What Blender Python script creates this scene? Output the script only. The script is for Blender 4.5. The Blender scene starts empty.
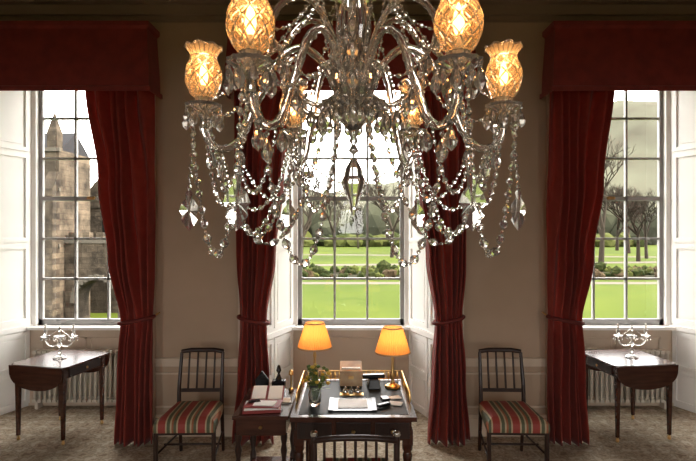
import bpy, math, random
from mathutils import Vector, Matrix
random.seed(7)
sc=bpy.context.scene
pi=math.pi
# ---------------------------------------------------------------- materials
def newmat(name):
    m=bpy.data.materials.new(name); m.use_nodes=True
    nt=m.node_tree
    b=nt.nodes['Principled BSDF']
    return m,nt,b
def mat(name,col,rough=.5,metal=0,col2=None,scale=5,stretch=(1,1,1),bump=0,bscale=None,trans=0,ior=1.45,emit=None,estr=0,sheen=0,coat=0,spec=.5,transl=0):
    m,nt,b=newmat(name)
    b.inputs['Base Color'].default_value=(*col,1)
    b.inputs['Roughness'].default_value=rough
    b.inputs['Metallic'].default_value=metal
    b.inputs['Transmission Weight'].default_value=trans
    b.inputs['IOR'].default_value=ior
    b.inputs['Sheen Weight'].default_value=sheen
    b.inputs['Coat Weight'].default_value=coat
    b.inputs['Specular IOR Level'].default_value=spec
    if emit:
        b.inputs['Emission Color'].default_value=(*emit,1); b.inputs['Emission Strength'].default_value=estr
    if col2 or bump:
        tc=nt.nodes.new('ShaderNodeTexCoord'); mp=nt.nodes.new('ShaderNodeMapping')
        mp.inputs['Scale'].default_value=stretch
        nt.links.new(tc.outputs['Object'],mp.inputs['Vector'])
        n=nt.nodes.new('ShaderNodeTexNoise'); n.inputs['Scale'].default_value=scale; n.inputs['Detail'].default_value=5
        nt.links.new(mp.outputs[0],n.inputs['Vector'])
        if col2:
            r=nt.nodes.new('ShaderNodeValToRGB')
            r.color_ramp.elements[0].position=.35; r.color_ramp.elements[1].position=.65
            r.color_ramp.elements[0].color=(*col,1); r.color_ramp.elements[1].color=(*col2,1)
            nt.links.new(n.outputs['Fac'],r.inputs[0]); nt.links.new(r.outputs[0],b.inputs['Base Color'])
        if bump:
            n2=nt.nodes.new('ShaderNodeTexNoise'); n2.inputs['Scale'].default_value=bscale or scale*3
            nt.links.new(mp.outputs[0],n2.inputs['Vector'])
            bp=nt.nodes.new('ShaderNodeBump'); bp.inputs['Strength'].default_value=bump; bp.inputs['Distance'].default_value=.02
            nt.links.new(n2.outputs['Fac'],bp.inputs['Height']); nt.links.new(bp.outputs[0],b.inputs['Normal'])
    if transl:
        tr=nt.nodes.new('ShaderNodeBsdfTranslucent'); tr.inputs[0].default_value=(min(1,col[0]*2.0),col[1]*2.4,col[2]*1.6,1)
        mx=nt.nodes.new('ShaderNodeMixShader'); mx.inputs[0].default_value=transl
        o=nt.nodes['Material Output']
        nt.links.new(b.outputs[0],mx.inputs[1]); nt.links.new(tr.outputs[0],mx.inputs[2]); nt.links.new(mx.outputs[0],o.inputs[0])
    return m
S=.60
def omat(name,col,rough=.95,col2=None,**k):
    return mat(name,tuple(c*S for c in col),rough,col2=tuple(c*S for c in col2) if col2 else None,**k)
M_wall=mat('wall_paint',(.45,.33,.235),.8,col2=(.41,.30,.21),scale=2)
M_cream=mat('cream_woodwork',(.58,.47,.36),.45)
M_white=mat('white_shutter_paint',(.90,.88,.84),.4)
M_ceil=mat('ceiling_paint',(.28,.21,.155),.85)
M_sash=mat('sash_paint',(.30,.29,.28),.5)
M_brass=mat('brass',(.75,.5,.2),.28,1)
M_wood=mat('mahogany',(.040,.012,.007),.24,col2=(.07,.022,.012),scale=4,stretch=(1,8,8),coat=.2)
M_woodd=mat('dark_mahogany',(.018,.008,.005),.35,col2=(.034,.013,.008),scale=5,stretch=(6,6,1))
M_leather=mat('green_black_leather',(.008,.010,.009),.55,spec=.2)
M_black=mat('black_lacquer',(.008,.008,.008),.25)
M_paper=mat('paper',(.85,.83,.78),.6)
M_cover=mat('tan_card',(.55,.4,.24),.5,col2=(.45,.3,.18),scale=20)
M_redbook=mat('red_leather',(.25,.03,.025),.4)
M_chrome=mat('silver',(.8,.82,.85),.15,1)
M_rad=mat('radiator_enamel',(.62,.57,.48),.4)
M_curt=mat('red_damask',(.23,.028,.018),.75,col2=(.31,.042,.027),scale=14,bump=.15,bscale=120,sheen=.12,transl=.3)
M_pelm=mat('pelmet_damask',(.19,.020,.014),.7,col2=(.25,.028,.020),scale=9,bump=.1,bscale=100,sheen=.1)
M_trimred=mat('braid_trim',(.12,.013,.009),.7)
M_glass=mat('cut_crystal',(.96,.94,.91),.03,trans=.9,ior=1.5)
M_glassarm=mat('crystal_arm',(.88,.84,.78),.05,trans=.88,ior=1.45)
M_vase=mat('vase_glass',(.9,.95,.9),.04,trans=.92,ior=1.4)
M_leaf=mat('leaves',(.06,.12,.02),.6,col2=(.16,.2,.04),scale=30)
M_flower=mat('yellow_flowers',(.6,.4,.05),.6)
M_candle=mat('candle_wax',(.85,.82,.75),.5)
M_bulb=mat('bulb_glow',(1,.6,.2),.5,emit=(1,.50,.16),estr=18)
def shademat(name,c,e,es):
    m,nt,b=newmat(name)
    b.inputs['Base Color'].default_value=(*c,1); b.inputs['Roughness'].default_value=.7
    tr=nt.nodes.new('ShaderNodeBsdfTranslucent'); tr.inputs[0].default_value=(*c,1)
    mx=nt.nodes.new('ShaderNodeMixShader'); mx.inputs[0].default_value=.5
    b.inputs['Emission Color'].default_value=(*e,1); b.inputs['Emission Strength'].default_value=es
    o=nt.nodes['Material Output']
    nt.links.new(b.outputs[0],mx.inputs[1]); nt.links.new(tr.outputs[0],mx.inputs[2]); nt.links.new(mx.outputs[0],o.inputs[0])
    return m
M_shade=shademat('pleated_silk_shade',(.80,.45,.15),(1,.36,.07),.08)
def glassshade():
    m=bpy.data.materials.new('cut_glass_shade'); m.use_nodes=True; nt=m.node_tree; nt.nodes.clear()
    o=nt.nodes.new('ShaderNodeOutputMaterial')
    t=nt.nodes.new('ShaderNodeBsdfTransparent'); t.inputs[0].default_value=(.94,.85,.70,1)
    g=nt.nodes.new('ShaderNodeBsdfGlossy'); g.inputs['Roughness'].default_value=.08
    tl=nt.nodes.new('ShaderNodeBsdfTranslucent'); tl.inputs[0].default_value=(1,.72,.40,1)
    a=nt.nodes.new('ShaderNodeMixShader'); a.inputs[0].default_value=.2
    b=nt.nodes.new('ShaderNodeMixShader'); b.inputs[0].default_value=.17
    nt.links.new(t.outputs[0],a.inputs[1]); nt.links.new(g.outputs[0],a.inputs[2])
    nt.links.new(a.outputs[0],b.inputs[1]); nt.links.new(tl.outputs[0],b.inputs[2]); nt.links.new(b.outputs[0],o.inputs[0])
    return m
M_gshade=glassshade()
def panemat():
    m=bpy.data.materials.new('window_glass'); m.use_nodes=True; nt=m.node_tree; nt.nodes.clear()
    o=nt.nodes.new('ShaderNodeOutputMaterial')
    t=nt.nodes.new('ShaderNodeBsdfTransparent')
    g=nt.nodes.new('ShaderNodeBsdfGlossy'); g.inputs['Roughness'].default_value=.02
    a=nt.nodes.new('ShaderNodeMixShader'); a.inputs[0].default_value=.04
    nt.links.new(t.outputs[0],a.inputs[1]); nt.links.new(g.outputs[0],a.inputs[2])
    nt.links.new(a.outputs[0],o.inputs[0])
    return m
M_pane=panemat()
def stripemat():
    m,nt,b=newmat('striped_silk')
    tc=nt.nodes.new('ShaderNodeTexCoord'); sp=nt.nodes.new('ShaderNodeSeparateXYZ')
    nt.links.new(tc.outputs['Object'],sp.inputs[0])
    mu=nt.nodes.new('ShaderNodeMath'); mu.operation='MULTIPLY_ADD'; mu.inputs[1].default_value=6.5; mu.inputs[2].default_value=10.3
    fr=nt.nodes.new('ShaderNodeMath'); fr.operation='FRACT'
    nt.links.new(sp.outputs['X'],mu.inputs[0]); nt.links.new(mu.outputs[0],fr.inputs[0])
    r=nt.nodes.new('ShaderNodeValToRGB'); r.color_ramp.interpolation='CONSTANT'
    cols=[(0,(.28,.035,.025)),(.36,(.42,.33,.2)),(.44,(.08,.09,.045)),(.60,(.42,.33,.2)),(.68,(.28,.09,.035)),(.78,(.08,.09,.045)),(.92,(.42,.33,.2))]
    e=r.color_ramp.elements
    e[0].position=0; e[0].color=(*cols[0][1],1); e[1].position=cols[1][0]; e[1].color=(*cols[1][1],1)
    for p,c in cols[2:]:
        k=e.new(p); k.color=(*c,1)
    nt.links.new(fr.outputs[0],r.inputs[0]); nt.links.new(r.outputs[0],b.inputs['Base Color'])
    b.inputs['Roughness'].default_value=.6
    return m
M_stripe=stripemat()
def carpetmat():
    m,nt,b=newmat('patterned_carpet'); b.inputs['Roughness'].default_value=.95; b.inputs['Specular IOR Level'].default_value=.2
    tc=nt.nodes.new('ShaderNodeTexCoord')
    v=nt.nodes.new('ShaderNodeTexVoronoi'); v.inputs['Scale'].default_value=6; v.inputs['Randomness'].default_value=.2
    n=nt.nodes.new('ShaderNodeTexNoise'); n.inputs['Scale'].default_value=22; n.inputs['Detail'].default_value=4
    nt.links.new(tc.outputs['Object'],v.inputs['Vector']); nt.links.new(tc.outputs['Object'],n.inputs['Vector'])
    ad=nt.nodes.new('ShaderNodeMath'); ad.operation='MULTIPLY_ADD'; ad.inputs[1].default_value=.7
    nt.links.new(v.outputs['Distance'],ad.inputs[0]); nt.links.new(n.outputs['Fac'],ad.inputs[2])
    r=nt.nodes.new('ShaderNodeValToRGB'); e=r.color_ramp.elements
    e[0].position=.55; e[0].color=(.24,.175,.12,1); e[1].position=.95; e[1].color=(.50,.43,.33,1)
    k=e.new(.72); k.color=(.46,.38,.28,1); k=e.new(.80); k.color=(.27,.215,.155,1)
    nt.links.new(ad.outputs[0],r.inputs[0]); nt.links.new(r.outputs[0],b.inputs['Base Color'])
    return m
M_floor=carpetmat()
def stonemat():
    m,nt,b=newmat('weathered_sandstone'); b.inputs['Roughness'].default_value=.95; b.inputs['Specular IOR Level'].default_value=.1
    tc=nt.nodes.new('ShaderNodeTexCoord'); mp=nt.nodes.new('ShaderNodeMapping'); mp.inputs['Rotation'].default_value=(pi/2,0,0)
    nt.links.new(tc.outputs['Object'],mp.inputs['Vector'])
    br=nt.nodes.new('ShaderNodeTexBrick'); br.inputs['Scale'].default_value=1; br.inputs['Mortar Size'].default_value=.012
    br.inputs['Brick Width'].default_value=.55; br.inputs['Row Height'].default_value=.28
    br.inputs['Color1'].default_value=(.066*S,.056*S,.043*S,1); br.inputs['Color2'].default_value=(.10*S,.084*S,.064*S,1); br.inputs['Mortar'].default_value=(.04*S,.034*S,.028*S,1)
    nt.links.new(mp.outputs[0],br.inputs['Vector'])
    n=nt.nodes.new('ShaderNodeTexNoise'); n.inputs['Scale'].default_value=.9; n.inputs['Detail'].default_value=8; n.inputs['Roughness'].default_value=.7
    nt.links.new(tc.outputs['Object'],n.inputs['Vector'])
    r=nt.nodes.new('ShaderNodeValToRGB'); r.color_ramp.elements[0].position=.38; r.color_ramp.elements[0].color=(.28,.26,.24,1); r.color_ramp.elements[1].position=.62; r.color_ramp.elements[1].color=(1.2,1.1,1.0,1)
    nt.links.new(n.outputs['Fac'],r.inputs[0])
    mx=nt.nodes.new('ShaderNodeMixRGB'); mx.blend_type='MULTIPLY'; mx.inputs[0].default_value=1
    nt.links.new(br.outputs['Color'],mx.inputs[1]); nt.links.new(r.outputs[0],mx.inputs[2]); nt.links.new(mx.outputs[0],b.inputs['Base Color'])
    bp=nt.nodes.new('ShaderNodeBump'); bp.inputs['Strength'].default_value=.8; bp.inputs['Distance'].default_value=.1
    nt.links.new(n.outputs['Fac'],bp.inputs['Height']); nt.links.new(bp.outputs[0],b.inputs['Normal'])
    return m
M_stone=stonemat()
M_lawn=omat('lawn',(.034,.052,.006),col2=(.052,.068,.008),scale=.12,spec=.03)
M_path=omat('gravel_path',(.085,.075,.06),spec=.05)
M_soil=omat('soil',(.022,.018,.012),col2=(.016,.018,.008),scale=2,spec=.03)
M_shrub=omat('shrub_leaves',(.008,.014,.004),col2=(.028,.032,.010),scale=3,bump=.5,spec=.03)
M_shr2=omat('bright_shrub',(.03,.038,.008),col2=(.055,.058,.018),scale=2,spec=.03)
M_shr3=omat('heather_shrub',(.024,.016,.009),col2=(.055,.040,.022),scale=2,spec=.03)
M_bark=omat('bark',(.030,.024,.018),spec=.03)
M_haze=omat('hazed_distant_wood',(.042,.044,.028),col2=(.024,.026,.017),scale=.08,spec=.02)  # far woodland: distance haze is mixed into the base colour
M_hill=omat('hazed_hillside',(.085,.088,.062),col2=(.058,.055,.04),scale=.02,spec=.02)  # pale tone paints atmospheric haze into the hill colour
M_slate=omat('slate',(.02,.02,.022),spec=.1)
M_dark=omat('dark_void',(.006,.0055,.005),spec=.1)
# ---------------------------------------------------------------- mesh builder
class MB:
    def __init__(s): s.V=[];s.F=[];s.MI=[];s.SM=[];s.mats=[];s.M=Matrix.Identity(4)
    def mi(s,m):
        if m not in s.mats: s.mats.append(m)
        return s.mats.index(m)
    def add(s,vs,fs,m,sm=False):
        o=len(s.V); k=s.mi(m)
        for v in vs: s.V.append(s.M@Vector(v))
        for f in fs: s.F.append([i+o for i in f]); s.MI.append(k); s.SM.append(sm)
    def box(s,c,d,m,rz=0,top=1,rx=0):
        x,y,z=d[0]/2,d[1]/2,d[2]/2
        R=Matrix.Translation(c)@Matrix.Rotation(rz,4,'Z')@Matrix.Rotation(rx,4,'X')
        vs=[R@Vector(p) for p in [(-x,-y,-z),(x,-y,-z),(x,y,-z),(-x,y,-z),(-x*top,-y*top,z),(x*top,-y*top,z),(x*top,y*top,z),(-x*top,y*top,z)]]
        s.add(vs,[(0,3,2,1),(4,5,6,7),(0,1,5,4),(1,2,6,5),(2,3,7,6),(3,0,4,7)],m)
    def bb(s,x0,x1,y0,y1,z0,z1,m): s.box(((x0+x1)/2,(y0+y1)/2,(z0+z1)/2),(x1-x0,y1-y0,z1-z0),m)
    def prism(s,poly,z0,z1,m):
        n=len(poly); vs=[(p[0],p[1],z0) for p in poly]+[(p[0],p[1],z1) for p in poly]
        fs=[tuple(range(n-1,-1,-1)),tuple(range(n,2*n))]+[(i,(i+1)%n,(i+1)%n+n,i+n) for i in range(n)]
        s.add(vs,fs,m)
    def slab(s,poly,org,u,v,t,m):
        org=Vector(org);u=Vector(u);v=Vector(v);t=Vector(t)
        n=len(poly); a=[org+u*p[0]+v*p[1] for p in poly]; vs=a+[q+t for q in a]
        fs=[tuple(range(n-1,-1,-1)),tuple(range(n,2*n))]+[(i,(i+1)%n,(i+1)%n+n,i+n) for i in range(n)]
        s.add(vs,fs,m)
    def lathe(s,prof,c,m,seg=20,sm=True,fl=0,fa=0,R=None,fs2=None):
        c=Vector(c); vs=[];fs=[]
        for k,(r,z) in enumerate(prof):
            for i in range(seg):
                a=2*pi*i/seg; rr=r*(1+(fa*math.cos(fl*a) if fl else 0))
                p=Vector((rr*math.cos(a),rr*math.sin(a),z))
                if R: p=R@p
                vs.append(c+p)
        for k in range(len(prof)-1):
            for i in range(seg):
                j=(i+1)%seg; fs.append((k*seg+i,k*seg+j,(k+1)*seg+j,(k+1)*seg+i))
        s.add(vs,fs,m,sm)
    def tube(s,pts,r,m,seg=8,sm=True,fl=0,fa=0,tw=0,cap=True):
        pts=[Vector(p) for p in pts]; n=len(pts)
        if not isinstance(r,(list,tuple)): r=[r]*n
        t0=(pts[1]-pts[0]).normalized(); up=Vector((0,0,1)) if abs(t0.z)<.9 else Vector((1,0,0))
        nn=(up-t0*up.dot(t0)).normalized(); vs=[];fs=[];L=0
        for k in range(n):
            t=(pts[min(k+1,n-1)]-pts[max(k-1,0)]).normalized()
            nn=(nn-t*nn.dot(t)).normalized(); bn=t.cross(nn)
            if k: L+=(pts[k]-pts[k-1]).length
            for i in range(seg):
                a=2*pi*i/seg; rr=r[k]*(1+(fa*math.cos(fl*(a-tw*L)) if fl else 0))
                vs.append(pts[k]+nn*math.cos(a)*rr+bn*math.sin(a)*rr)
        for k in range(n-1):
            for i in range(seg):
                j=(i+1)%seg; fs.append((k*seg+i,k*seg+j,(k+1)*seg+j,(k+1)*seg+i))
        if cap: fs.append(tuple(range(seg-1,-1,-1))); fs.append(tuple((n-1)*seg+i for i in range(seg)))
        s.add(vs,fs,m,sm)
    def bead(s,c,d,h,r,m,seg=6):
        q=Vector((0,0,1)).rotation_difference(Vector(d).normalized()).to_matrix()
        s.lathe([(r*.15,-h),(r*.75,-h*.5),(r,0),(r*.75,h*.5),(r*.15,h)],c,m,seg,False,R=q)
    def obj(s,name,loc=(0,0,0),rz=0,parent=None,bevel=0):
        me=bpy.data.meshes.new(name); me.from_pydata([tuple(v) for v in s.V],[],s.F)
        for m in s.mats: me.materials.append(m)
        me.polygons.foreach_set('material_index',s.MI); me.polygons.foreach_set('use_smooth',s.SM); me.update()
        o=bpy.data.objects.new(name,me); sc.collection.objects.link(o); o.location=loc; o.rotation_euler=(0,0,rz)
        if parent: o.parent=parent
        if bevel:
            b=o.modifiers.new('bevel','BEVEL'); b.width=bevel; b.segments=2; b.limit_method='ANGLE'; b.angle_limit=.7
        return o
def empty(name,loc=(0,0,0)):
    e=bpy.data.objects.new(name,None); sc.collection.objects.link(e); e.location=loc; return e
def smooth(pts,n=6):
    P=[Vector(p) for p in pts]; P=[P[0]*2-P[1]]+P+[P[-1]*2-P[-2]]; out=[]
    for i in range(1,len(P)-2):
        for k in range(n):
            t=k/n; a,b,c,d=P[i-1],P[i],P[i+1],P[i+2]
            out.append(.5*((2*b)+(c-a)*t+(2*a-5*b+4*c-d)*t*t+(3*b-a-3*c+d)*t**3))
    out.append(P[-2]); return out
# ---------------------------------------------------------------- room
YW=4.76; YG=5.60; WC=[-2.93,0,2.93]; HO=.98; HI=.66; ZT=3.75; ZS=.88; ZC=4.3
XL=5.2; YB=-4.5
w=MB()
edges=[(-XL,-XL,WC[0]-HO,WC[0]-HI),(WC[0]+HO,WC[0]+HI,WC[1]-HO,WC[1]-HI),(WC[1]+HO,WC[1]+HI,WC[2]-HO,WC[2]-HI),(WC[2]+HO,WC[2]+HI,XL,XL)]
for a0,a1,b0,b1 in edges: w.prism([(a0,YW),(b0,YW),(b1,YG+.15),(a1,YG+.15)],0,ZC,M_wall)
for c in WC: w.prism([(c-HO,YW),(c+HO,YW),(c+HI,YG+.15),(c-HI,YG+.15)],ZT,ZC,M_wall)
w.obj('wall_front')
w=MB(); w.bb(-XL-.2,-XL,YB-.2,YG+.15,0,ZC,M_wall); w.obj('wall_left')
w=MB(); w.bb(XL,XL+.2,YB-.2,YG+.15,0,ZC,M_wall); w.obj('wall_right')
w=MB(); xp=-XL
FILL_X=[-3.2,0,3.2]; FILL_HALF=.40  # unseen rear openings, added and sized so sky light fills the room
for c in FILL_X:
    w.bb(xp,c-FILL_HALF,YB-.2,YB,0,ZC,M_wall); xp=c+FILL_HALF
    w.bb(c-FILL_HALF,c+FILL_HALF,YB-.2,YB,0,.8,M_wall); w.bb(c-FILL_HALF,c+FILL_HALF,YB-.2,YB,3.6,ZC,M_wall)
w.bb(xp,XL,YB-.2,YB,0,ZC,M_wall); w.obj('wall_back')
w=MB(); w.bb(-XL-.2,XL+.2,YB-.2,YG+.15,-.2,0,M_floor); w.obj('floor')
w=MB(); w.bb(-XL-.2,XL+.2,YB-.2,YG+.15,ZC,ZC+.2,M_ceil); w.obj('ceiling')
w=MB()
for z0,z1,p in [(3.93,3.97,.05),(3.97,4.06,.09),(4.06,4.10,.16),(4.10,4.22,.22),(4.22,4.299,.32)]:
    w.bb(-XL,XL,YW-p,YW-.001,z0,z1,M_ceil)
w.obj('trim_1')
def inner(x0,x1):
    for nm,z0,z1,p,m in [('b',0.001,.17,.03,M_cream),('b2',.17,.2,.018,M_cream),('d',.70,.74,.035,M_cream),('d2',.66,.70,.018,M_cream)]:
        t.bb(x0,x1,YW-p,YW-.0005,z0,z1,m)
    t.bb(x0,x1,YW-.008,YW-.0004,.2,.66,M_wall)
    for q in [(x0+.08,x1-.08,.27,.285),(x0+.08,x1-.08,.585,.6)]: t.bb(q[0],q[1],YW-.02,YW-.006,q[2],q[3],M_cream)
    for q in [(x0+.08,x0+.095),(x1-.095,x1-.08)]: t.bb(q[0],q[1],YW-.02,YW-.006,.27,.6,M_cream)
t=MB()
for a,b in [(-XL,WC[0]-HO),(WC[0]+HO,WC[1]-HO),(WC[1]+HO,WC[2]-HO),(WC[2]+HO,XL)]: inner(a,b)
t.obj('baseboard_front')
def window(idx,c):
    w=MB()
    for sgn in (-1,1):
        p0=Vector((c+sgn*HO,YW,0)); p1=Vector((c+sgn*HI,YG,0)); u=(p1-p0); L=u.length; u.normalize()
        n=Vector((-sgn*abs(u.y),-abs(u.x),0))
        def pl(a,b,z0,z1,th,m):
            w.slab([(a,z0),(b,z0),(b,z1),(a,z1)],p0+n*.001,u,Vector((0,0,1)),n*th,m)
        pl(0,L,.0,ZT,.012,M_white)
        pl(0,L,ZS-.03,ZS+.02,.04,M_white)
        cols=[(.03,L/2-.015),(L/2+.015,L-.03)]
        rows=[(.08,.40),(.47,ZS-.09),(ZS+.1,1.75),(1.87,2.75),(2.87,3.65)]
        for a,b in cols:
            for z0,z1 in rows:
                aa,bb=a+.045,b-.045
                pl(a,b,z0-.045,z0,.03,M_white); pl(a,b,z1,z1+.045,.03,M_white)
                pl(a,aa,z0,z1,.03,M_white); pl(bb,b,z0,z1,.03,M_white)
                pl(aa+.03,bb-.03,z0+.03,z1-.03,.022,M_white)
        w.bb(min(c+sgn*HO,c+sgn*(HO+.09)),max(c+sgn*HO,c+sgn*(HO+.09)),YW-.03,YW-.001,0.002,ZT+.09,M_cream)
    w.bb(c-HO,c+HO,YW-.03,YW-.001,ZT,ZT+.09,M_cream)
    w.bb(c-HI,c+HI,YG-.02,YG+.15,.001,ZS-.03,M_cream)
    w.bb(c-HI,c+HI,YG-.035,YG-.02,.001,.16,M_cream)
    for x0 in (c-.52,c+.02):
        for q in [(x0,x0+.5,.24,.26),(x0,x0+.5,.74,.76)]: w.bb(q[0],q[1],YG-.035,YG-.02,q[2],q[3],M_cream)
        for q in (x0,x0+.48): w.bb(q,q+.02,YG-.035,YG-.02,.24,.76,M_cream)
    w.bb(c-HI,c+HI,YG-.09,YG+.15,ZS-.03,ZS,M_white)
    W=.60; z1=ZT-.03
    w.bb(c-HI,c-W+.0,YG+.0,YG+.14,ZS,ZT,M_white); w.bb(c+W,c+HI,YG,YG+.14,ZS,ZT,M_white)
    yb=YG+.07
    w.bb(c-W,c-W+.045,yb-.02,yb+.02,ZS,z1,M_sash); w.bb(c+W-.045,c+W,yb-.02,yb+.02,ZS,z1,M_sash)
    w.bb(c-W,c+W,yb-.02,yb+.02,ZS,ZS+.07,M_sash); w.bb(c-W,c+W,yb-.02,yb+.02,z1-.05,ZT,M_sash)
    for k in (1,2):
        x=c-W+.045+(2*W-.09)*k/3; w.bb(x-.012,x+.012,yb-.018,yb+.018,ZS,z1,M_sash)
    for k in range(1,6):
        z=ZS+.07+(z1-.05-ZS-.07)*k/6; h=.012 if k!=3 else .024; w.bb(c-W,c+W,yb-.018,yb+.018,z-h,z+h,M_sash)
    w.bb(c-.04,c+.04,yb-.05,yb-.02,2.30,2.33,M_brass)
    w.add([(c-W,yb,ZS+.02),(c+W,yb,ZS+.02),(c+W,yb,ZT),(c-W,yb,ZT)],[(0,1,2,3)],M_pane)
    w.obj('window_%d'%idx)
for i,c in enumerate(WC): window(i+1,c)
# ---------------------------------------------------------------- radiators
def radiator(c,wd):
    r=MB(); n=int(wd/.055)
    for i in range(n):
        x=-wd/2+wd*(i+.5)/n
        r.tube([(x,-.03,.08),(x,-.03,.62)],.016,M_rad,8); r.tube([(x,.03,.08),(x,.03,.62)],.016,M_rad,8)
        r.box((x,0,.62),(.04,.1,.03),M_rad); r.box((x,0,.09),(.04,.1,.03),M_rad)
    r.tube([(-wd/2,0,.12),(wd/2,0,.12)],.015,M_rad); r.tube([(-wd/2,0,.6),(wd/2,0,.6)],.015,M_rad)
    for x in (-wd/2+.05,wd/2-.05): r.box((x,0,.04),(.03,.09,.08),M_rad)
    r.obj('radiator',(c,5.49,0.001))
radiator(WC[0],1.1); radiator(WC[2],1.1)
# ---------------------------------------------------------------- curtains
YC=4.585
def lerp_tab(tab,z):
    for (z0,v0),(z1,v1) in zip(tab,tab[1:]):
        if z<=z1:
            t=(z-z0)/(z1-z0) if z1>z0 else 0; t=max(0,min(1,t)); t=t*t*(3-2*t); return v0+(v1-v0)*t
    return tab[-1][1]
def curtain(outer,inner_,seed):
    NU=110; NV=60; nf=6
    c=MB(); vs=[];fs=[]
    ztop=3.25
    for j in range(NV+1):
        z=.012+(ztop-.012)*j/NV
        xo=lerp_tab(outer,z); xi=lerp_tab(inner_,z)
        pinch=math.exp(-((z-1.13)/.16)**2)
        for i in range(NU+1):
            u=i/NU
            uu=u+.045*math.sin(3*pi*u+z*1.3+seed)+.012*math.sin(z*5+seed*2)
            x=xo+(xi-xo)*u
            A=.062*(1-.55*pinch)*(1 if z<1.1 else .8+.15*math.sin(z))
            y=A*math.sin(2*pi*nf*uu+.9*math.sin(z*1.7+seed+u*5))+.022*math.sin(2*pi*2.7*u+z)-.03*math.sin(pi*u)
            y*= .62+.38*math.sin(pi*u)**.3 if 0<u<1 else .6
            vs.append((x,YC+y,z))
    for j in range(NV):
        for i in range(NU):
            a=j*(NU+1)+i; fs.append((a,a+1,a+NU+2,a+NU+1))
    c.add(vs,fs,M_curt,True)
    zt=1.13; xo=lerp_tab(outer,zt); xi=lerp_tab(inner_,zt); s=1 if xi>xo else -1
    cx=(xo+xi)/2; hw=abs(xi-xo)/2+.012; pts=[]
    for k in range(25):
        a=2*pi*k/24; pts.append((cx+s*hw*math.cos(a),YC+.085*math.sin(a),zt-.03*math.cos(a)))
    c.tube(pts,.018,M_trimred,8)
    c.tube([(xo,YC+.05,zt+.03),(xo-s*.02,YC+.12,zt+.05)],.008,M_brass)
    o=c.obj('curtain')
    sd=o.modifiers.new('thick','SOLIDIFY'); sd.thickness=.003
    return o
def curtains_for(c,seed):
    for s in (-1,1):
        if c==0:
            outer=[(0,s*1.10),(.6,s*1.05),(1.13,s*1.02),(1.6,s*1.05),(3.3,s*1.07)]
            inn=[(0,s*.70),(.6,s*.74),(1.13,s*.77),(1.7,s*.69),(2.4,s*.62),(3.3,s*.50)]
        else:
            outer=[(0,c+s*1.12),(.6,c+s*1.11),(1.13,c+s*1.11),(1.6,c+s*1.12),(3.3,c+s*1.12)]
            inn=[(0,c+s*.76),(.6,c+s*.80),(1.13,c+s*.82),(1.7,c+s*.72),(2.4,c+s*.62),(3.3,c+s*.50)]
        curtain(outer,inn,seed+s)
for i,c in enumerate(WC): curtains_for(c,3+i*5)
def pelmet(c):
    p=MB(); H=1.12; yf=4.46
    prof=[(yf-.03,3.19),(yf-.03,3.23),(yf-.01,3.24),(yf-.005,3.4),(yf+.01,3.6),(yf+.02,3.76),(yf-.005,3.78),(yf-.005,3.82)]
    n=len(prof); vs=[];fs=[]
    for (y,z) in prof:
        e=(yf-y)
        vs+= [(c-H-e,YW-.04,z),(c-H-e,y,z),(c+H+e,y,z),(c+H+e,YW-.04,z)]
    for k in range(n-1):
        for i in range(3):
            a=k*4+i; fs.append((a,a+1,a+5,a+4))
    t=(n-1)*4; fs.append((t,t+1,t+2,t+3))
    p.add(vs,fs,M_pelm)
    o=p.obj('pelmet'); sd=o.modifiers.new('thick','SOLIDIFY'); sd.thickness=.015
for c in WC: pelmet(c)
# ---------------------------------------------------------------- side chairs
def side_chair(x,y,rz):
    c=MB()
    yb=.22; yf=-.24; wb=.185; wf=.235
    for s in (-1,1):
        c.tube([(s*wb,yb+.07,0),(s*wb,yb+.01,.44),(s*wb,yb+.02,.6),(s*(wb-.005),yb+.08,.87)],[.015,.02,.018,.015],M_woodd,6,False)
        c.box((s*(wf-.01),yf+.02,.205),(.03,.03,.41),M_woodd)
        c.tube([(s*wf,yf+.02,.18),(s*wb,yb+.04,.18)],.01,M_woodd,6)
    c.tube([(-wf,0,.18),(wf,0,.18)],.01,M_woodd,6)
    c.tube([(-wb,yb+.08,.875),(-.1,yb+.095,.885),(.1,yb+.095,.885),(wb,yb+.08,.875)],[.019,.021,.021,.019],M_woodd,8)
    c.box((0,yb+.025,.55),(2*wb,.02,.03),M_woodd)
    for k in range(4):
        xx=-wb+2*wb*(k+1)/5
        c.tube([(xx,yb+.025,.55),(xx,yb+.085,.88)],[.010,.009],M_woodd,6)
    fr=[(-wf,yf),(wf,yf),(wb+.01,yb),(-wb-.01,yb)]
    c.prism(fr,.35,.40,M_woodd)
    vs=[];fs=[]
    for lv,(ins,z) in enumerate([(-.003,.37),(-.008,.40),(-.004,.44),(.012,.462),(.05,.478),(.12,.485)]):
        for (px,py) in fr:
            r=1-ins/.235; vs.append((px*r,py*r,z))
    for lv in range(5):
        for i in range(4): j=(i+1)%4; fs.append((lv*4+i,lv*4+j,lv*4+4+j,lv*4+4+i))
    fs.append((20,21,22,23)); c.add(vs,fs,M_stripe,False)
    c.obj('side_chair',(x,y,0.001),rz,bevel=.004)
side_chair(-1.31,4.14,.03); side_chair(1.315,4.14,-.03)
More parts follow.
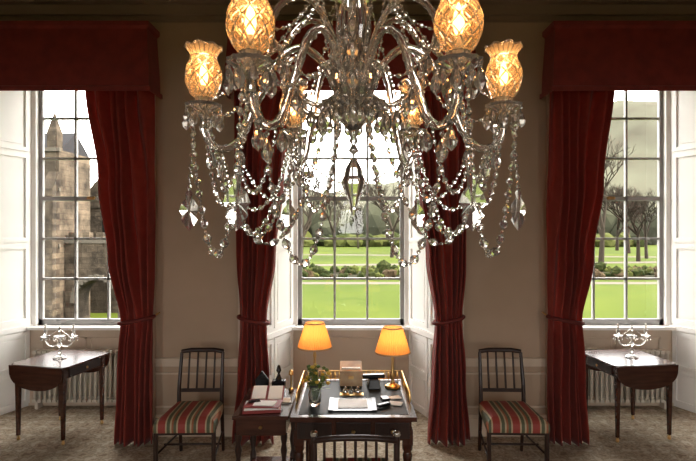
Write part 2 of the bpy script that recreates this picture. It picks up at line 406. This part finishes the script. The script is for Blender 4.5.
# ---------------------------------------------------------------- drop leaf tables
def pembroke(x,y,rz,hx=.30):
    t=MB(); hy=.30; z=.715
    poly=[]
    for (sx,sy) in [(1,1),(-1,1),(-1,-1),(1,-1)]:
        for k in range(5):
            a={(1,1):0,(-1,1):pi/2,(-1,-1):pi,(1,-1):1.5*pi}[(sx,sy)]+k*pi/8
            poly.append((sx*(hx-.05)+.05*math.cos(a),sy*(hy-.05)+.05*math.sin(a)))
    t.prism(poly,z-.018,z,M_wood)
    lf=[(-hx+.01,0)]+[(-(hx-.01)*math.cos(pi*k/16),-.22*math.sin(pi*k/16)**.6) for k in range(1,16)]+[(hx-.01,0)]
    t.slab(lf[::-1],(0,-hy-.012,z-.004),(1,0,0),(0,0,1),(0,.014,0),M_wood)
    t.slab(lf[::-1],(0,hy-.002,z-.004),(1,0,0),(0,0,1),(0,.014,0),M_wood)
    t.box((0,0,z-.07),(2*hx-.08,2*hy-.06,.1),M_wood)
    t.box((hx-.036,0,z-.07),(.012,.4,.075),M_woodd); t.box((-hx+.036,0,z-.07),(.012,.4,.075),M_woodd)
    for s in (-1,1): t.lathe([(0,0),(.012,.004),(.012,.012),(0,.016)],(s*(hx-.02),0,z-.07),M_brass,10,R=Matrix.Rotation(s*pi/2,3,'Y'))
    for sx in (-1,1):
        for sy in (-1,1):
            px,py=sx*(hx-.055),sy*(hy-.05)
            vs=[]
            for zz,h in [(.045,.013),(z-.018,.022)]: vs+=[(px-h,py-h,zz),(px+h,py-h,zz),(px+h,py+h,zz),(px-h,py+h,zz)]
            t.add(vs,[(3,2,1,0),(4,5,6,7),(0,1,5,4),(1,2,6,5),(2,3,7,6),(3,0,4,7)],M_wood)
            t.lathe([(0,0),(.012,.003),(.016,.015),(.012,.03),(.008,.035),(.014,.045),(0,.05)],(px,py,0),M_brass,10)
    t.obj('drop_leaf_table',(x,y,0.001),rz,bevel=.002)
pembroke(-2.80,4.84,-.22); pembroke(2.68,4.88,.12,.315)
def candelabrum(x,y,z):
    c=MB()
    c.lathe([(0,0),(.055,0),(.06,.008),(.04,.02),(.02,.03),(.012,.05),(.02,.065),(.012,.08),(.01,.11),(.018,.125),(.022,.14),(.012,.155),(.01,.19),(.016,.2),(.009,.21),(.009,.26),(.014,.27),(.008,.29),(.002,.31)],(0,0,0),M_glass,12,False)
    c.lathe([(.01,.2),(.045,.208),(.05,.216),(.01,.206)],(0,0,0),M_glass,12,False)
    for s in (-1,1):
        pts=smooth([(0,0,.14),(s*.05,0,.12),(s*.10,0,.13),(s*.13,0,.17),(s*.135,0,.2)],5)
        c.tube(pts,.006,M_glass,8)
        c.lathe([(.005,.2),(.038,.206),(.042,.214),(.01,.21),(.012,.22),(.018,.24),(.016,.265),(.018,.27),(.005,.262)],(s*.135,0,0),M_glass,12,False)
        c.tube([(s*.135,0,.25),(s*.135,0,.33)],.009,M_candle,8)
        for k in range(7):
            a=2*pi*k/7; p=(s*.135+.04*math.cos(a),.04*math.sin(a),.185)
            c.bead(p,(0,0,1),.014,.006,M_glass)
        c.tube(smooth([(0,0,.29),(s*.05,0,.25),(s*.10,0,.22)],4),.003,M_glass,6)
    for k in range(9):
        a=2*pi*k/9; c.bead((.048*math.cos(a),.048*math.sin(a),.19),(0,0,1),.016,.006,M_glass)
    c.obj('crystal_candelabrum',(x,y,z))
candelabrum(-2.81,4.82,.717); candelabrum(2.73,4.86,.717)
# ---------------------------------------------------------------- desk
dx0,dx1,dy0,dy1,dz=-.39,.42,3.18,4.0,.76
d=MB()
d.bb(dx0,dx1,dy0,dy1,dz-.03,dz,M_wood); d.bb(dx0+.05,dx1-.05,dy0+.05,dy1-.05,dz,dz+.002,M_leather)
d.bb(dx0+.03,dx1-.03,dy0+.03,dy1-.03,dz-.16,dz-.03,M_wood)
cxm=(dx0+dx1)/2
for xx in (cxm-.25,cxm,cxm+.25):
    d.bb(xx-.11,xx+.11,dy0+.018,dy0+.03,dz-.145,dz-.045,M_woodd)
    d.lathe([(0,0),(.01,.004),(.014,.012),(.01,.02),(0,.024)],(xx,dy0+.018,dz-.095),M_brass,10,R=Matrix.Rotation(pi/2,3,'X'))
for xx in (dx0+.055,dx1-.055):
    for yy in (dy0+.055,dy1-.055):
        d.lathe([(.014,0),(.02,.02),(.015,.05),(.02,.08),(.026,.45),(.032,.5),(.024,.52),(.034,.54),(.034,.6)],(xx,yy,0),M_wood,16,True)
        d.box((xx,yy,.62),(.065,.065,.1),M_wood)
gpts=[(dx0+.015,3.45),(dx0+.015,dy1-.015),(dx1-.015,dy1-.015),(dx1-.015,3.45)]
for (a,b) in zip(gpts,gpts[1:]):
    a=Vector((*a,0));b=Vector((*b,0)); L=(b-a).length; n=int(L/.035)
    for zz in (dz+.008,dz+.07): d.tube([a+Vector((0,0,zz)),b+Vector((0,0,zz))],.0055,M_brass,6)
    for k in range(n+1):
        p=a+(b-a)*k/n; d.tube([p+Vector((0,0,dz)),p+Vector((0,0,dz+.02)),p+Vector((0,0,dz+.04)),p+Vector((0,0,dz+.07))],[.004,.010,.010,.004],M_brass,6)
d.obj('writing_desk',(0,0,0.001),bevel=.003)
b=MB(); b.bb(-.15,.17,3.27,3.52,.766,.772,M_black); b.bb(-.15,-.12,3.27,3.52,.772,.776,M_black); b.bb(.14,.17,3.27,3.52,.772,.776,M_black); b.obj('desk_blotter',bevel=.001)
b=MB(); b.box((.01,3.40,.7745),(.20,.17,.003),M_paper,.02); b.obj('writing_paper')
b=MB(); b.box((.22,3.36,.780),(.10,.03,.02),M_black,.6); b.box((.235,3.45,.785),(.05,.07,.03),M_black,.2); b.obj('pen_tray',bevel=.003)
b=MB(); b.box((.30,3.42,.768),(.10,.07,.005),M_paper,-.3); b.box((.31,3.54,.768),(.08,.06,.005),M_paper,.3); b.obj('note_cards')
b=MB()
for i,xx in enumerate((-.04,.0,.05)):
    b.lathe([(0,0),(.018,0),(.02,.01),(.02,.03),(.008,.036),(.01,.05),(0,.052)],(xx,3.62,.768),M_vase if i%2 else M_chrome,12)
b.bb(-.08,.09,3.59,3.65,.7645,.7675,M_brass); b.obj('inkstand')
b=MB(); b.bb(-.085,.085,3.80,3.92,.766,.86,M_cover)
b.slab([(0,0),(.12,0),(.12,.07),(0,.02)],(-.085,3.80,.86),(0,1,0),(0,0,1),(.17,0,0),M_cover)
b.bb(-.07,.07,3.82,3.86,.86,.90,M_paper); b.bb(-.02,.02,3.793,3.80,.82,.845,M_brass)
b.obj('stationery_box',bevel=.003)
b=MB(); b.box((.17,3.78,.80),(.10,.12,.07),M_black,.1,.7); b.box((.17,3.78,.85),(.17,.04,.03),M_black,.1); b.obj('telephone',bevel=.006)
def lamp(x,y,z,h):
    l=MB()
    l.lathe([(0,0),(.06,0),(.062,.01),(.045,.02),(.02,.03),(.012,.05),(.016,.07),(.022,.09),(.014,.12),(.010,.2),(.014,.22),(.01,.25),(.006,h+.1)],(0,0,0),M_brass,16)
    n=44; prof=[(.132,h),(.128,h+.012),(.075,h+.185),(.072,h+.19)]
    l.lathe([(a*1.0,zz) for a,zz in prof],(0,0,0),M_shade,n*3,False,fl=n,fa=.03)
    l.lathe([(.134,h),(.136,h+.006),(.132,h+.012)],(0,0,0),M_cover,32); l.lathe([(.072,h+.185),(.076,h+.19),(.072,h+.196)],(0,0,0),M_cover,32)
    for k in range(3):
        a=2*pi*k/3; l.tube([(0,0,h+.18),(.073*math.cos(a),.073*math.sin(a),h+.188)],.002,M_brass,5)
    l.lathe([(0,h+.03),(.018,h+.05),(.022,h+.075),(.012,h+.1),(0,h+.105)],(0,0,0),M_bulb,12)
    o=l.obj('desk_lamp',(x,y,z))
    li=bpy.data.lights.new('lamp_light','POINT'); li.energy=2.2; li.color=(1,.62,.30); li.shadow_soft_size=.03
    lo=bpy.data.objects.new('lamp_light',li); sc.collection.objects.link(lo); lo.parent=o; lo.location=(.0,0,h+.10)
lamp(.315,3.78,.765,.26); lamp(-.28,3.86,.765,.28)
v=MB()
v.lathe([(0,0),(.035,0),(.04,.02),(.045,.07),(.036,.11),(.042,.14),(.038,.138),(.032,.11),(.04,.07),(.034,.02),(0,.01)],(0,0,0),M_vase,16)
rnd=random.Random(5)
for k in range(46):
    a=rnd.uniform(0,2*pi); rr=rnd.uniform(.01,.095); h=rnd.uniform(.16,.28)-rr*.3
    p=Vector((rr*math.cos(a),rr*math.sin(a),h))
    v.tube([(p.x*.15,p.y*.15,.03),(p.x*.4,p.y*.4,.13),p],.0015,M_leaf,4)
    if k%3: 
        v.lathe([(0,-.012),(.013,-.004),(.016,.006),(.008,.012),(0,.01)],p,M_flower if k%3==1 else M_leaf,7,False,R=Matrix.Rotation(rnd.uniform(-.6,.6),3,'X'))
    for q in range(3):
        pp=p*rnd.uniform(.6,.95); dd=Vector((rnd.uniform(-1,1),rnd.uniform(-1,1),rnd.uniform(-.2,.8))).normalized()
        s_=dd.cross(Vector((0,0,1))).normalized()*.009
        v.add([pp,pp+dd*.018+s_,pp+dd*.042,pp+dd*.018-s_],[(0,1,2,3)],M_leaf)
v.obj('flower_vase',(-.245,3.40,.766))
s=MB(); sx0,sx1,sy0,sy1,sz=-.80,-.42,3.36,3.95,.70
s.bb(sx0,sx1,sy0,sy1,sz-.025,sz,M_wood); s.bb(sx0+.02,sx1-.02,sy0+.02,sy1-.02,sz-.14,sz-.025,M_wood)
s.bb(sx0+.03,sx1-.03,sy0+.03,sy1-.03,.16,.18,M_wood)
for xx in (sx0+.035,sx1-.035):
    for yy in (sy0+.035,sy1-.035):
        s.lathe([(.014,0),(.022,.03),(.012,.06),(.024,.1),(.024,.2),(.014,.24),(.026,.32),(.014,.4),(.024,.46),(.016,.5),(.024,.54),(.024,.57)],(xx,yy,0),M_woodd,12)
s.lathe([(0,0),(.01,.004),(.014,.012),(0,.02)],((sx0+sx1)/2,sy0+.02,.62),M_brass,10,R=Matrix.Rotation(pi/2,3,'X'))
s.obj('side_table',(0,0,0.001),bevel=.003)
b=MB(); b.box((-.62,3.50,.713),(.26,.19,.02),M_redbook,.12); b.box((-.62,3.50,.728),(.24,.175,.010),M_paper,.12); b.box((-.61,3.50,.738),(.24,.16,.008),M_redbook,-.08); b.box((-.60,3.49,.745),(.15,.10,.005),M_paper,-.08); b.box((-.68,3.52,.750),(.08,.05,.005),M_black,.3);b.obj('book_stack',bevel=.001)
b=MB(); b.box((-.62,3.72,.74),(.24,.16,.008),M_redbook,.05,rx=.35); b.box((-.68,3.715,.748),(.10,.15,.006),M_paper,.05,rx=.35); b.box((-.56,3.712,.748),(.10,.15,.006),M_paper,.05,rx=.35)
b.box((-.475,3.66,.706),(.07,.11,.006),M_paper,.2); b.box((-.47,3.64,.712),(.05,.08,.006),M_cover,-.1); b.obj('open_book')
b=MB(); b.box((-.56,3.88,.745),(.10,.07,.09),M_black,0); b.lathe([(0,.09),(.03,.095),(.02,.11),(.008,.14),(.02,.165),(.01,.2),(0,.21)],(-.56,3.88,.70),M_black,12)
b.slab([(0,0),(.09,0),(.10,.08),(.045,.15),(-.01,.08)],(-.74,3.9,.703),(1,0,0),(0,0,1),(0,.02,0),M_black)
b.lathe([(0,0),(.02,0),(.02,.02),(.006,.03),(.006,.12),(.02,.13),(.016,.16),(0,.17)],(-.465,3.88,.702),M_brass,12); b.obj('bronze_ornament',bevel=.003)
# desk chair
c=MB(); wb=.235; H0=.045
for sg in (-1,1):
    c.tube([(sg*wb,-.03,0),(sg*wb,0,.42),(sg*wb,-.02,.74+H0)],[.016,.02,.018],M_woodd,8)
    c.lathe([(.016,0),(.022,.006),(.022,.025),(.006,.035)],(sg*wb,-.02,.735+H0),M_chrome,10)
    c.tube([(sg*(wb-.01),.42,0),(sg*(wb-.01),.42,.42)],[.014,.02],M_woodd,8)
    c.tube([(sg*wb,-.01,.16),(sg*(wb-.01),.42,.16)],.009,M_woodd,6)
c.tube(smooth([(-wb,-.02,.71+H0),(-.12,-.05,.735+H0),(0,-.06,.742+H0),(.12,-.05,.735+H0),(wb,-.02,.71+H0)],5),.018,M_woodd,8)
c.tube(smooth([(-wb,0,.50),(0,-.03,.50),(wb,0,.50)],5),.011,M_woodd,8)
for k in range(7):
    xx=-wb+2*wb*(k+1)/8; q=1-(xx/wb)**2
    c.tube([(xx,-.03*q,.50),(xx,-.02-.04*q,.71+H0+.03*q)],.009,M_woodd,6)
c.prism([(-wb,-.0),(-wb,.44),(wb,.44),(wb,-.0)],.39,.43,M_woodd)
c.box((0,.22,.445),(.44,.40,.04),M_stripe,0,.94)
c.obj('desk_chair',(.025,2.86,0.001),bevel=.003)
# ---------------------------------------------------------------- chandelier
CX,CY=.01,1.90
ch=empty('chandelier',(CX,CY,2.44))
def chobj(mb,name):
    return mb.obj(name,(0,0,-2.45),parent=ch)
stem=MB()
stem.lathe([(.0,2.335),(.02,2.34),(.05,2.375),(.095,2.40),(.125,2.425),(.13,2.44),(.10,2.45),(.07,2.46),(.075,2.49),(.09,2.52),(.085,2.56),(.05,2.59),(.04,2.62),(.055,2.66),(.065,2.72),(.06,2.78),(.04,2.84),(.03,2.9),(.045,2.95),(.06,3.02),(.05,3.1),(.03,3.18),(.02,3.3)],(0,0,0),M_glass,36,False,fl=12,fa=.06)
stem.lathe([(.05,2.865),(.12,2.875),(.15,2.90),(.14,2.905),(.05,2.885)],(0,0,0),M_glass,32,False,fl=16,fa=.05)
stem.tube([(0,0,3.25),(0,0,4.28)],.012,M_brass,10)
stem.lathe([(.1,4.305),(.1,4.27),(.06,4.25),(.02,4.2),(.012,4.2)],(0,0,0),M_brass,20)
stem.lathe([(.022,2.36),(.022,2.6),(.018,3.3)],(0,0,0),M_chrome,12)
stem.lathe([(.012,2.345),(.022,2.335),(.01,2.32),(.018,2.30),(.008,2.285),(.016,2.27),(.022,2.262),(.006,2.25),(.003,2.235)],(0,0,0),M_chrome,14)
stem.lathe([(.006,2.238),(.012,2.228),(.03,2.195),(.036,2.165),(.044,2.15),(.046,2.135),(.034,2.11),(.02,2.075),(.012,2.05),(.014,2.04),(.002,2.015)],(0,0,0),M_glass,12,False,fl=6,fa=.05)
chobj(stem,'central_stem')
ARM=[(.07,2.50),(.12,2.60),(.20,2.655),(.29,2.60),(.36,2.46),(.43,2.31),(.50,2.27),(.555,2.31),(.57,2.40)]
angs=[-90+31,-90-31,0,180,90-30,90+30]
arms=MB(); cups=MB(); beads=MB(); shades=MB(); bulbs=MB()
def P(a,r,z): return Vector((r*math.cos(a),r*math.sin(a),z))
def pendant(mb,p,s=1.0):
    mb.bead(p-Vector((0,0,.008*s)),(0,0,1),.007*s,.006*s,M_glass)
    mb.lathe([(.001,0),(.008*s,-.012*s),(.014*s,-.030*s),(.011*s,-.042*s),(.001,-.052*s)],p-Vector((0,0,.016*s)),M_glass,6,False)
def leafdrop(mb,p,ang,s=1.0):
    out=[(0,0),(.010,-.012),(.006,-.022),(.020,-.040),(.026,-.058),(.018,-.070),(.022,-.082),(.012,-.098),(0,-.112),(-.012,-.098),(-.022,-.082),(-.018,-.070),(-.026,-.058),(-.020,-.040),(-.006,-.022),(-.010,-.012)]
    u=Vector((math.cos(ang),math.sin(ang),0)); n=Vector((-math.sin(ang),math.cos(ang),0)); z=Vector((0,0,1))
    p=Vector(p); V=[p+u*a*s+z*b_*s for a,b_ in out]; k=len(V)
    ctr=p+z*(-.058*s); V2=V+[ctr+n*.009*s,ctr-n*.009*s]
    F=[(i,(i+1)%k,k) for i in range(k)]+[((i+1)%k,i,k+1) for i in range(k)]
    mb.add(V2,F,M_glass)
def chain(mb,a,b_,sag,r0=.006,r1=.011,drop=None):
    a=Vector(a);b_=Vector(b_); N=240; pts=[]
    for k in range(N+1):
        t=k/N; p=a.lerp(b_,t); p.z-=sag*4*t*(1-t); pts.append(p)
    L=[0]
    for k in range(N): L.append(L[-1]+(pts[k+1]-pts[k]).length)
    pos=0;k=0;i=0
    while pos<L[-1]:
        t=pos/L[-1]; r=r0+(r1-r0)*math.sin(pi*t); h=r*(1.5 if i%2==0 else .6); rr=r if i%2==0 else r*.45
        pos+=h
        if pos>L[-1]: break
        while k<N-1 and L[k+1]<pos: k+=1
        mb.bead(pts[k],pts[k+1]-pts[k],h*.96,rr,M_glass,7)
        pos+=h; i+=1
for n_,dg in enumerate(angs):
    a=math.radians(dg)
    pts=smooth([P(a,r,z) for r,z in ARM],7)
    arms.tube(pts,.0135,M_glassarm,12,True,fl=4,fa=.22,tw=120)
    a2=a+math.radians(30)
    sp=smooth([P(a2,r,z) for r,z in [(.05,2.56),(.11,2.72),(.19,2.80),(.28,2.77),(.33,2.68),(.32,2.61),(.285,2.60),(.275,2.635)]],6)
    arms.tube(sp,[.012]*(len(sp)-12)+[.012-.0006*k for k in range(12)],M_glassarm,10,True,fl=4,fa=.22,tw=120)
    sp2=smooth([P(a2,r,z) for r,z in [(.06,2.48),(.14,2.42),(.22,2.44),(.27,2.52),(.25,2.57),(.22,2.55)]],6)
    arms.tube(sp2,.009,M_glassarm,8,True,fl=4,fa=.2,tw=120)
    e=P(a,.57,0)
    cups.lathe([(.012,2.385),(.02,2.395),(.016,2.405),(.03,2.412),(.062,2.428),(.068,2.438),(.06,2.436),(.02,2.42),(.016,2.43),(.028,2.445),(.034,2.462),(.028,2.47),(.01,2.468)],e,M_glass,24,False,fl=12,fa=.05)
    cups.lathe([(.013,2.35),(.016,2.36),(.012,2.39)],e,M_chrome,12)
    cups.tube([e+Vector((0,0,2.46)),e+Vector((0,0,2.51))],.011,M_candle,10)
    prof=[(.022,2.452),(.036,2.464),(.052,2.488),(.064,2.520),(.067,2.548),(.061,2.578),(.050,2.602),(.045,2.617),(.052,2.634),(.067,2.652)]
    shades.lathe(prof,e,M_gshade,32,True)
    def rad(z):
        for (r0,z0),(r1,z1) in zip(prof,prof[1:]):
            if z<=z1: return r0+(r1-r0)*(z-z0)/(z1-z0)
        return prof[-1][0]
    for q in range(9):
        for sg in (-1,1):
            hp=[]
            for k in range(15):
                z=2.470+.140*k/14; aa=2*pi*q/9+sg*k/14*1.9; r=rad(z)+.0005
                hp.append(e+Vector((r*math.cos(aa),r*math.sin(aa),z)))
            shades.tube(hp,.0030,M_glassarm,5,False)
    for q in range(20):
        aa=2*pi*q/20; shades.tube([e+Vector((rad(z)*math.cos(aa),rad(z)*math.sin(aa),z)) for z in (2.618,2.634,2.650)],.0018,M_glassarm,4,False)
    cr=[e+Vector((rad(2.652)*math.cos(2*pi*k/32),rad(2.652)*math.sin(2*pi*k/32),2.654+.006*math.cos(8*2*pi*k/32))) for k in range(33)]
    shades.tube(cr,.0032,M_glassarm,6)
    cr=[e+Vector((.047*math.cos(2*pi*k/24),.047*math.sin(2*pi*k/24),2.616)) for k in range(25)]
    shades.tube(cr,.003,M_glassarm,5)
    bulbs.lathe([(.006,2.51),(.013,2.525),(.017,2.545),(.012,2.575),(.003,2.60),(0,2.605)],e,M_bulb,12)
    for k in range(10):
        aa=2*pi*k/10; p=e+Vector((.064*math.cos(aa),.064*math.sin(aa),2.43)); pendant(beads,p,1.3 if k%2 else .95)
    o=P(a,.60,2.42); o2=P(a,.625,2.12)
    chain(beads,o,o2,0,.009,.010)
    leafdrop(beads,P(a,.625,2.12),0 if abs(dg)!=0 else .3,1.45)
    far=dg>10 and dg<170
    chain(beads,P(a,.56,2.42),P(a,.10,2.40),.36 if far else (.56 if dg<-10 else .50),.007,.0155)
    chain(beads,P(a,.13,2.89),P(a,.55,2.45),.06,.006,.010)
    chain(beads,P(a,.13,2.89),P(a2,.33,2.66),.05,.006,.009)
    chain(beads,P(a2,.33,2.62),P(a,.56,2.43),.12,.006,.011)
    chain(beads,P(a2,.30,2.60),P(a2-math.radians(60),.30,2.60),.12,.006,.010)
    for k,(r,z) in enumerate([(.33,2.66),(.30,2.6),(.25,2.52),(.18,2.425),(.14,2.42)]): pendant(beads,P(a2,r,z-.005),1.3)
    for k,(r,z) in enumerate([(.5,2.262),(.43,2.30),(.36,2.44),(.54,2.29)]): pendant(beads,P(a,r,z-.006),1.4)
order=[(-59,0),(-121,180),(0,60),(180,120)]
for a1,b1 in order:
    A=math.radians(a1);B=math.radians(b1); fr_=a1<0
    chain(beads,P(A,.57,2.41),P(B,.62,2.41),.53 if fr_ else .46,.007,.016)
    chain(beads,P(A,.57,2.41),P(B,.57,2.41),.36,.006,.012)
    chain(beads,P(A,.45,2.29),P(B,.45,2.29),.20,.006,.011)
for s in (-1,1):
    B=0 if s>0 else pi
    A=math.radians(-90+s*31)
    chain(beads,P(B,.50,2.27),P(A,.30,2.42),.40,.007,.014)
chain(beads,P(math.radians(60),.45,2.29),P(math.radians(120),.45,2.29),.12,.005,.008)
for k in range(18):
    a=2*pi*k/18; pendant(beads,P(a,.125,2.425),1.25)
for k in range(12):
    a=2*pi*k/12; chain(beads,P(a,.145,2.895),P(a,.08,2.57),.02,.005,.007)
chobj(arms,'arms'); chobj(cups,'drip_pans'); chobj(shades,'glass_shades'); chobj(bulbs,'bulbs'); chobj(beads,'bead_chains')
for n_,dg in enumerate(angs):
    a=math.radians(dg); li=bpy.data.lights.new('bulb_light','POINT'); li.energy=1.1; li.color=(1,.56,.25); li.shadow_soft_size=.02
    lo=bpy.data.objects.new('bulb_light',li); sc.collection.objects.link(lo); lo.parent=ch; lo.location=P(a,.57,.17)
# ---------------------------------------------------------------- outdoors
GZ=-3.0
g=MB(); g.add([(-900,-900,GZ),(900,-900,GZ),(900,900,GZ),(-900,900,GZ)],[(0,1,2,3)],M_lawn); g.obj('lawn_ground')
g=MB(); g.bb(-60,90,46,48,GZ+.002,GZ+.01,M_path); g.obj('garden_path')
g=MB()
g.slab([(0,0),(130,16),(130,20),(0,3.6)],(-50,64,GZ+.002),(1,0,0),(0,1,0),(0,0,.01),M_path); g.obj('garden_path')
g=MB()
g.slab([(0,0),(130,-18),(130,-14),(0,4.5)],(-50,106,GZ+.002),(1,0,0),(0,1,0),(0,0,.01),M_path); g.obj('garden_path')
def blob(mb,c,r,m,rnd,sub=2):
    import bmesh
    bm=bmesh.new(); bmesh.ops.create_icosphere(bm,subdivisions=sub,radius=1)
    vs=[];
    for v in bm.verts:
        k=1+rnd.uniform(-.22,.22); vs.append((c[0]+v.co.x*r[0]*k,c[1]+v.co.y*r[1]*k,c[2]+v.co.z*r[2]*k))
    fs=[[v.index for v in f.verts] for f in bm.faces]; bm.free(); mb.add(vs,fs,m,False)
rnd=random.Random(11)
s=MB(); s.bb(-20,70,50,60,GZ,GZ+.12,M_soil)
for k in range(420):
    x=rnd.uniform(-18,66); y=rnd.uniform(50.8,59.5); r=rnd.uniform(.18,.7)
    if rnd.random()<.12: r*=1.5
    m_=rnd.choice([M_shrub,M_shrub,M_shr2,M_shr3])
    for q in range(3): blob(s,(x+rnd.uniform(-r,r)*.7,y,GZ+r*rnd.uniform(.4,.9)),(r*.8,r*.8,r*.8),m_,rnd,1)
s.obj('flower_bed')
s=MB()
for k in range(90):
    x=rnd.uniform(-50,90); y=rnd.uniform(150,158); r=rnd.uniform(1.0,2.8)
    blob(s,(x,y,GZ+r*.7),(r*1.3,r*1.2,r),rnd.choice([M_shrub,M_shr2]),rnd)
s.obj('clipped_hedge')
def frust(mb,p,q,r0,r1,m):
    mb.tube([p,q],[r0,r1],m,5,True,cap=False)
def tree(mb,p,d,L,r,lv,rnd):
    d=d.normalized(); q=p+d*L; frust(mb,p,q,r,r*.68,M_bark)
    if lv==0: return
    n=3 if lv>1 else 4
    for k in range(n):
        ax=Vector((rnd.uniform(-1,1),rnd.uniform(-1,1),rnd.uniform(-.35,.75)))
        nd=(d*.9+ax*.75); nd.z+=.08
        st=q if k<2 else p.lerp(q,rnd.uniform(.55,.95))
        tree(mb,st,nd,L*rnd.uniform(.62,.85),r*.62,lv-1,rnd)
tm=[]
spots=[(-8.5,84),(7.5,92),(14,112),(-4,122),(37,74),(52,88),(46,80),(60,108),(-19.5,36),(-40,60),(-62,104),(50,120),(-14,134),(17,136),(66,124),(2,138)]
for i,(x,y) in enumerate(spots):
    if i<4:
        mb=MB(); tree(mb,Vector((0,0,0)),Vector((rnd.uniform(-.1,.1),0,1)),4.8,.40,6,random.Random(20+i)); o=mb.obj('bare_tree',(x,y,GZ)); tm.append(o.data)
    else:
        o=bpy.data.objects.new('bare_tree',tm[i%4]); sc.collection.objects.link(o); o.location=(x,y,GZ); o.rotation_euler=(0,0,i*1.7)
        k=.8+.07*(i%5)
        if i==8: k=.55
        o.scale=(k,k,k)
s=MB()
for k in range(170):
    y=rnd.uniform(170,220); x=rnd.uniform(-1,1)*y*.75; r=rnd.uniform(2.5,8)
    blob(s,(x,y,GZ+r*.8),(r,r,r*1.1),M_haze,rnd)
s.obj('distant_woodland')
h=MB(); vs=[];fs=[];N=60
for j in range(14):
    for i in range(N+1):
        x=-500+1100*i/N; y=300+30*j
        zz=(20+125*math.exp(-((x-330)/190)**2)+30*math.exp(-((x+60)/160)**2)+6*math.sin(x*.05)+4*math.sin(x*.13+j))*math.sin(pi*min(1,j/9)/2)
        vs.append((x,y,GZ-1+zz))
for j in range(13):
    for i in range(N): a=j*(N+1)+i; fs.append((a,a+1,a+N+2,a+N+1))
h.add(vs,fs,M_hill,True); h.obj('distant_hill')
# stone building on the left
s=MB(); y0=25; r2=random.Random(3)
def wallseg(x0,x1,z0,z1,yy=y0,d_=3): s.bb(x0,x1,yy,yy+d_,z0,z1,M_stone)
wallseg(-19.5,-14.6,GZ,6.0)
for xx in (-18.9,-17.0,-14.85):
    s.bb(xx-.28,xx+.28,y0-.6,y0,GZ,4.0,M_stone); s.slab([(0,0),(.6,0),(.6,.9)],(xx-.28,y0-.6,4.0),(0,1,0),(0,0,1),(.56,0,0),M_stone)
for zz in (-1.4,1.6,4.4):
    for xx in (-18,-15.9):
        s.bb(xx-.36,xx+.36,y0-.02,y0+.1,zz,zz+1.1,M_dark)
        s.slab([(-.36,0),(.36,0),(0,.5)],(xx,y0-.02,zz+1.1),(1,0,0),(0,0,1),(0,.1,0),M_dark)
        s.bb(xx-.5,xx+.5,y0-.14,y0,zz-.18,zz,M_path); s.bb(xx-.025,xx+.025,y0-.04,y0,zz,zz+1.4,M_stone)
        for e_ in (-1,1): s.bb(xx+e_*.44-.07,xx+e_*.44+.07,y0-.1,y0,zz,zz+1.15,M_stone)
for zz in (1.1,3.9,5.9): s.bb(-19.6,-14.5,y0-.14,y0,zz,zz+.18,M_path)
s.slab([(0,0),(2.2,0),(1.1,1.7)],(-17.9,y0,6.0),(1,0,0),(0,0,1),(0,.6,0),M_stone)
for xx in (-18.7,-14.9):
    s.bb(xx-.25,xx+.25,y0-.1,y0+.4,6.0,6.9,M_stone); s.box((xx,y0+.15,7.4),(.5,.5,1.0),M_stone,0,.05)
s.slab([(0,0),(3,0),(1.5,1.2)],(-19.3,y0+.4,6.0),(0,1,0),(0,0,1),(4.5,0,0),M_slate)
AX=-12.95; AR=1.05; AS=-1.6
ar=[(AX-AR,AS)]+[(AX-AR*math.cos(pi*k/12),AS+AR*math.sin(pi*k/12)) for k in range(1,12)]+[(AX+AR,AS)]
for (a,b) in zip(ar[:-1],ar[1:]):
    s.slab([(a[0],a[1]),(b[0],b[1]),(b[0],1.3),(a[0],1.3)],(0,y0+.5,0),(1,0,0),(0,0,1),(0,1.2,0),M_stone)
for k in range(15):
    th=pi*k/14; s.box((AX-(AR+.13)*math.cos(th),y0+.42,AS+(AR+.13)*math.sin(th)),(.2,.18,.26),M_path)
wallseg(-14.6,AX-AR,GZ,1.3,y0+.5,1.2); wallseg(AX+AR,-10.4,GZ,1.3,y0+.5,1.2)
s.bb(-14.6,-10.3,y0+.4,y0+1.9,1.3,1.48,M_path)
for k in range(6): s.bb(-14.4+k*.7,-14.05+k*.7,y0+.5,y0+.9,1.48,1.85,M_stone)
wallseg(-16.5,-13.3,GZ,3.3,y0+5,3); s.slab([(0,0),(3.4,0),(1.7,2.0)],(-16.6,y0+4.9,3.3),(1,0,0),(0,0,1),(0,3.2,0),M_stone)
s.bb(-14.9,-14.4,y0+4.95,y0+5.05,1.9,3.1,M_dark)
s.obj('stone_building')
# ---------------------------------------------------------------- lights, world
wd=bpy.data.worlds.new('sky'); sc.world=wd; wd.use_nodes=True
bg=wd.node_tree.nodes['Background']; bg.inputs[0].default_value=(1,.975,.94,1); bg.inputs[1].default_value=13
def portal(c,y,z,wx,wz,rx):
    l=bpy.data.lights.new('portal','AREA'); l.shape='RECTANGLE'; l.size=wx; l.size_y=wz; l.cycles.is_portal=True
    o=bpy.data.objects.new('portal',l); sc.collection.objects.link(o); o.location=(c,y,z); o.rotation_euler=(rx,0,0)
for c in WC: portal(c,5.78,2.32,1.3,2.95,-pi/2)
for c in FILL_X: portal(c,YB-.22,2.2,2*FILL_HALF,2.8,pi/2)
su=bpy.data.lights.new('sun','SUN'); su.energy=28; su.angle=.03; su.color=(1,.9,.76)
so=bpy.data.objects.new('sun',su); sc.collection.objects.link(so); so.rotation_euler=(math.radians(1),math.radians(55),0)
# ---------------------------------------------------------------- camera
cd=bpy.data.cameras.new('cam'); cd.lens=500/696*36; cd.sensor_width=36; cd.shift_x=-3/696; cd.clip_end=3000; cd.clip_start=.05
co=bpy.data.objects.new('cam',cd); sc.collection.objects.link(co); co.location=(0,0,1.95); co.rotation_euler=(pi/2,0,0); sc.camera=co
sc.view_settings.view_transform='Standard'; sc.view_settings.exposure=0
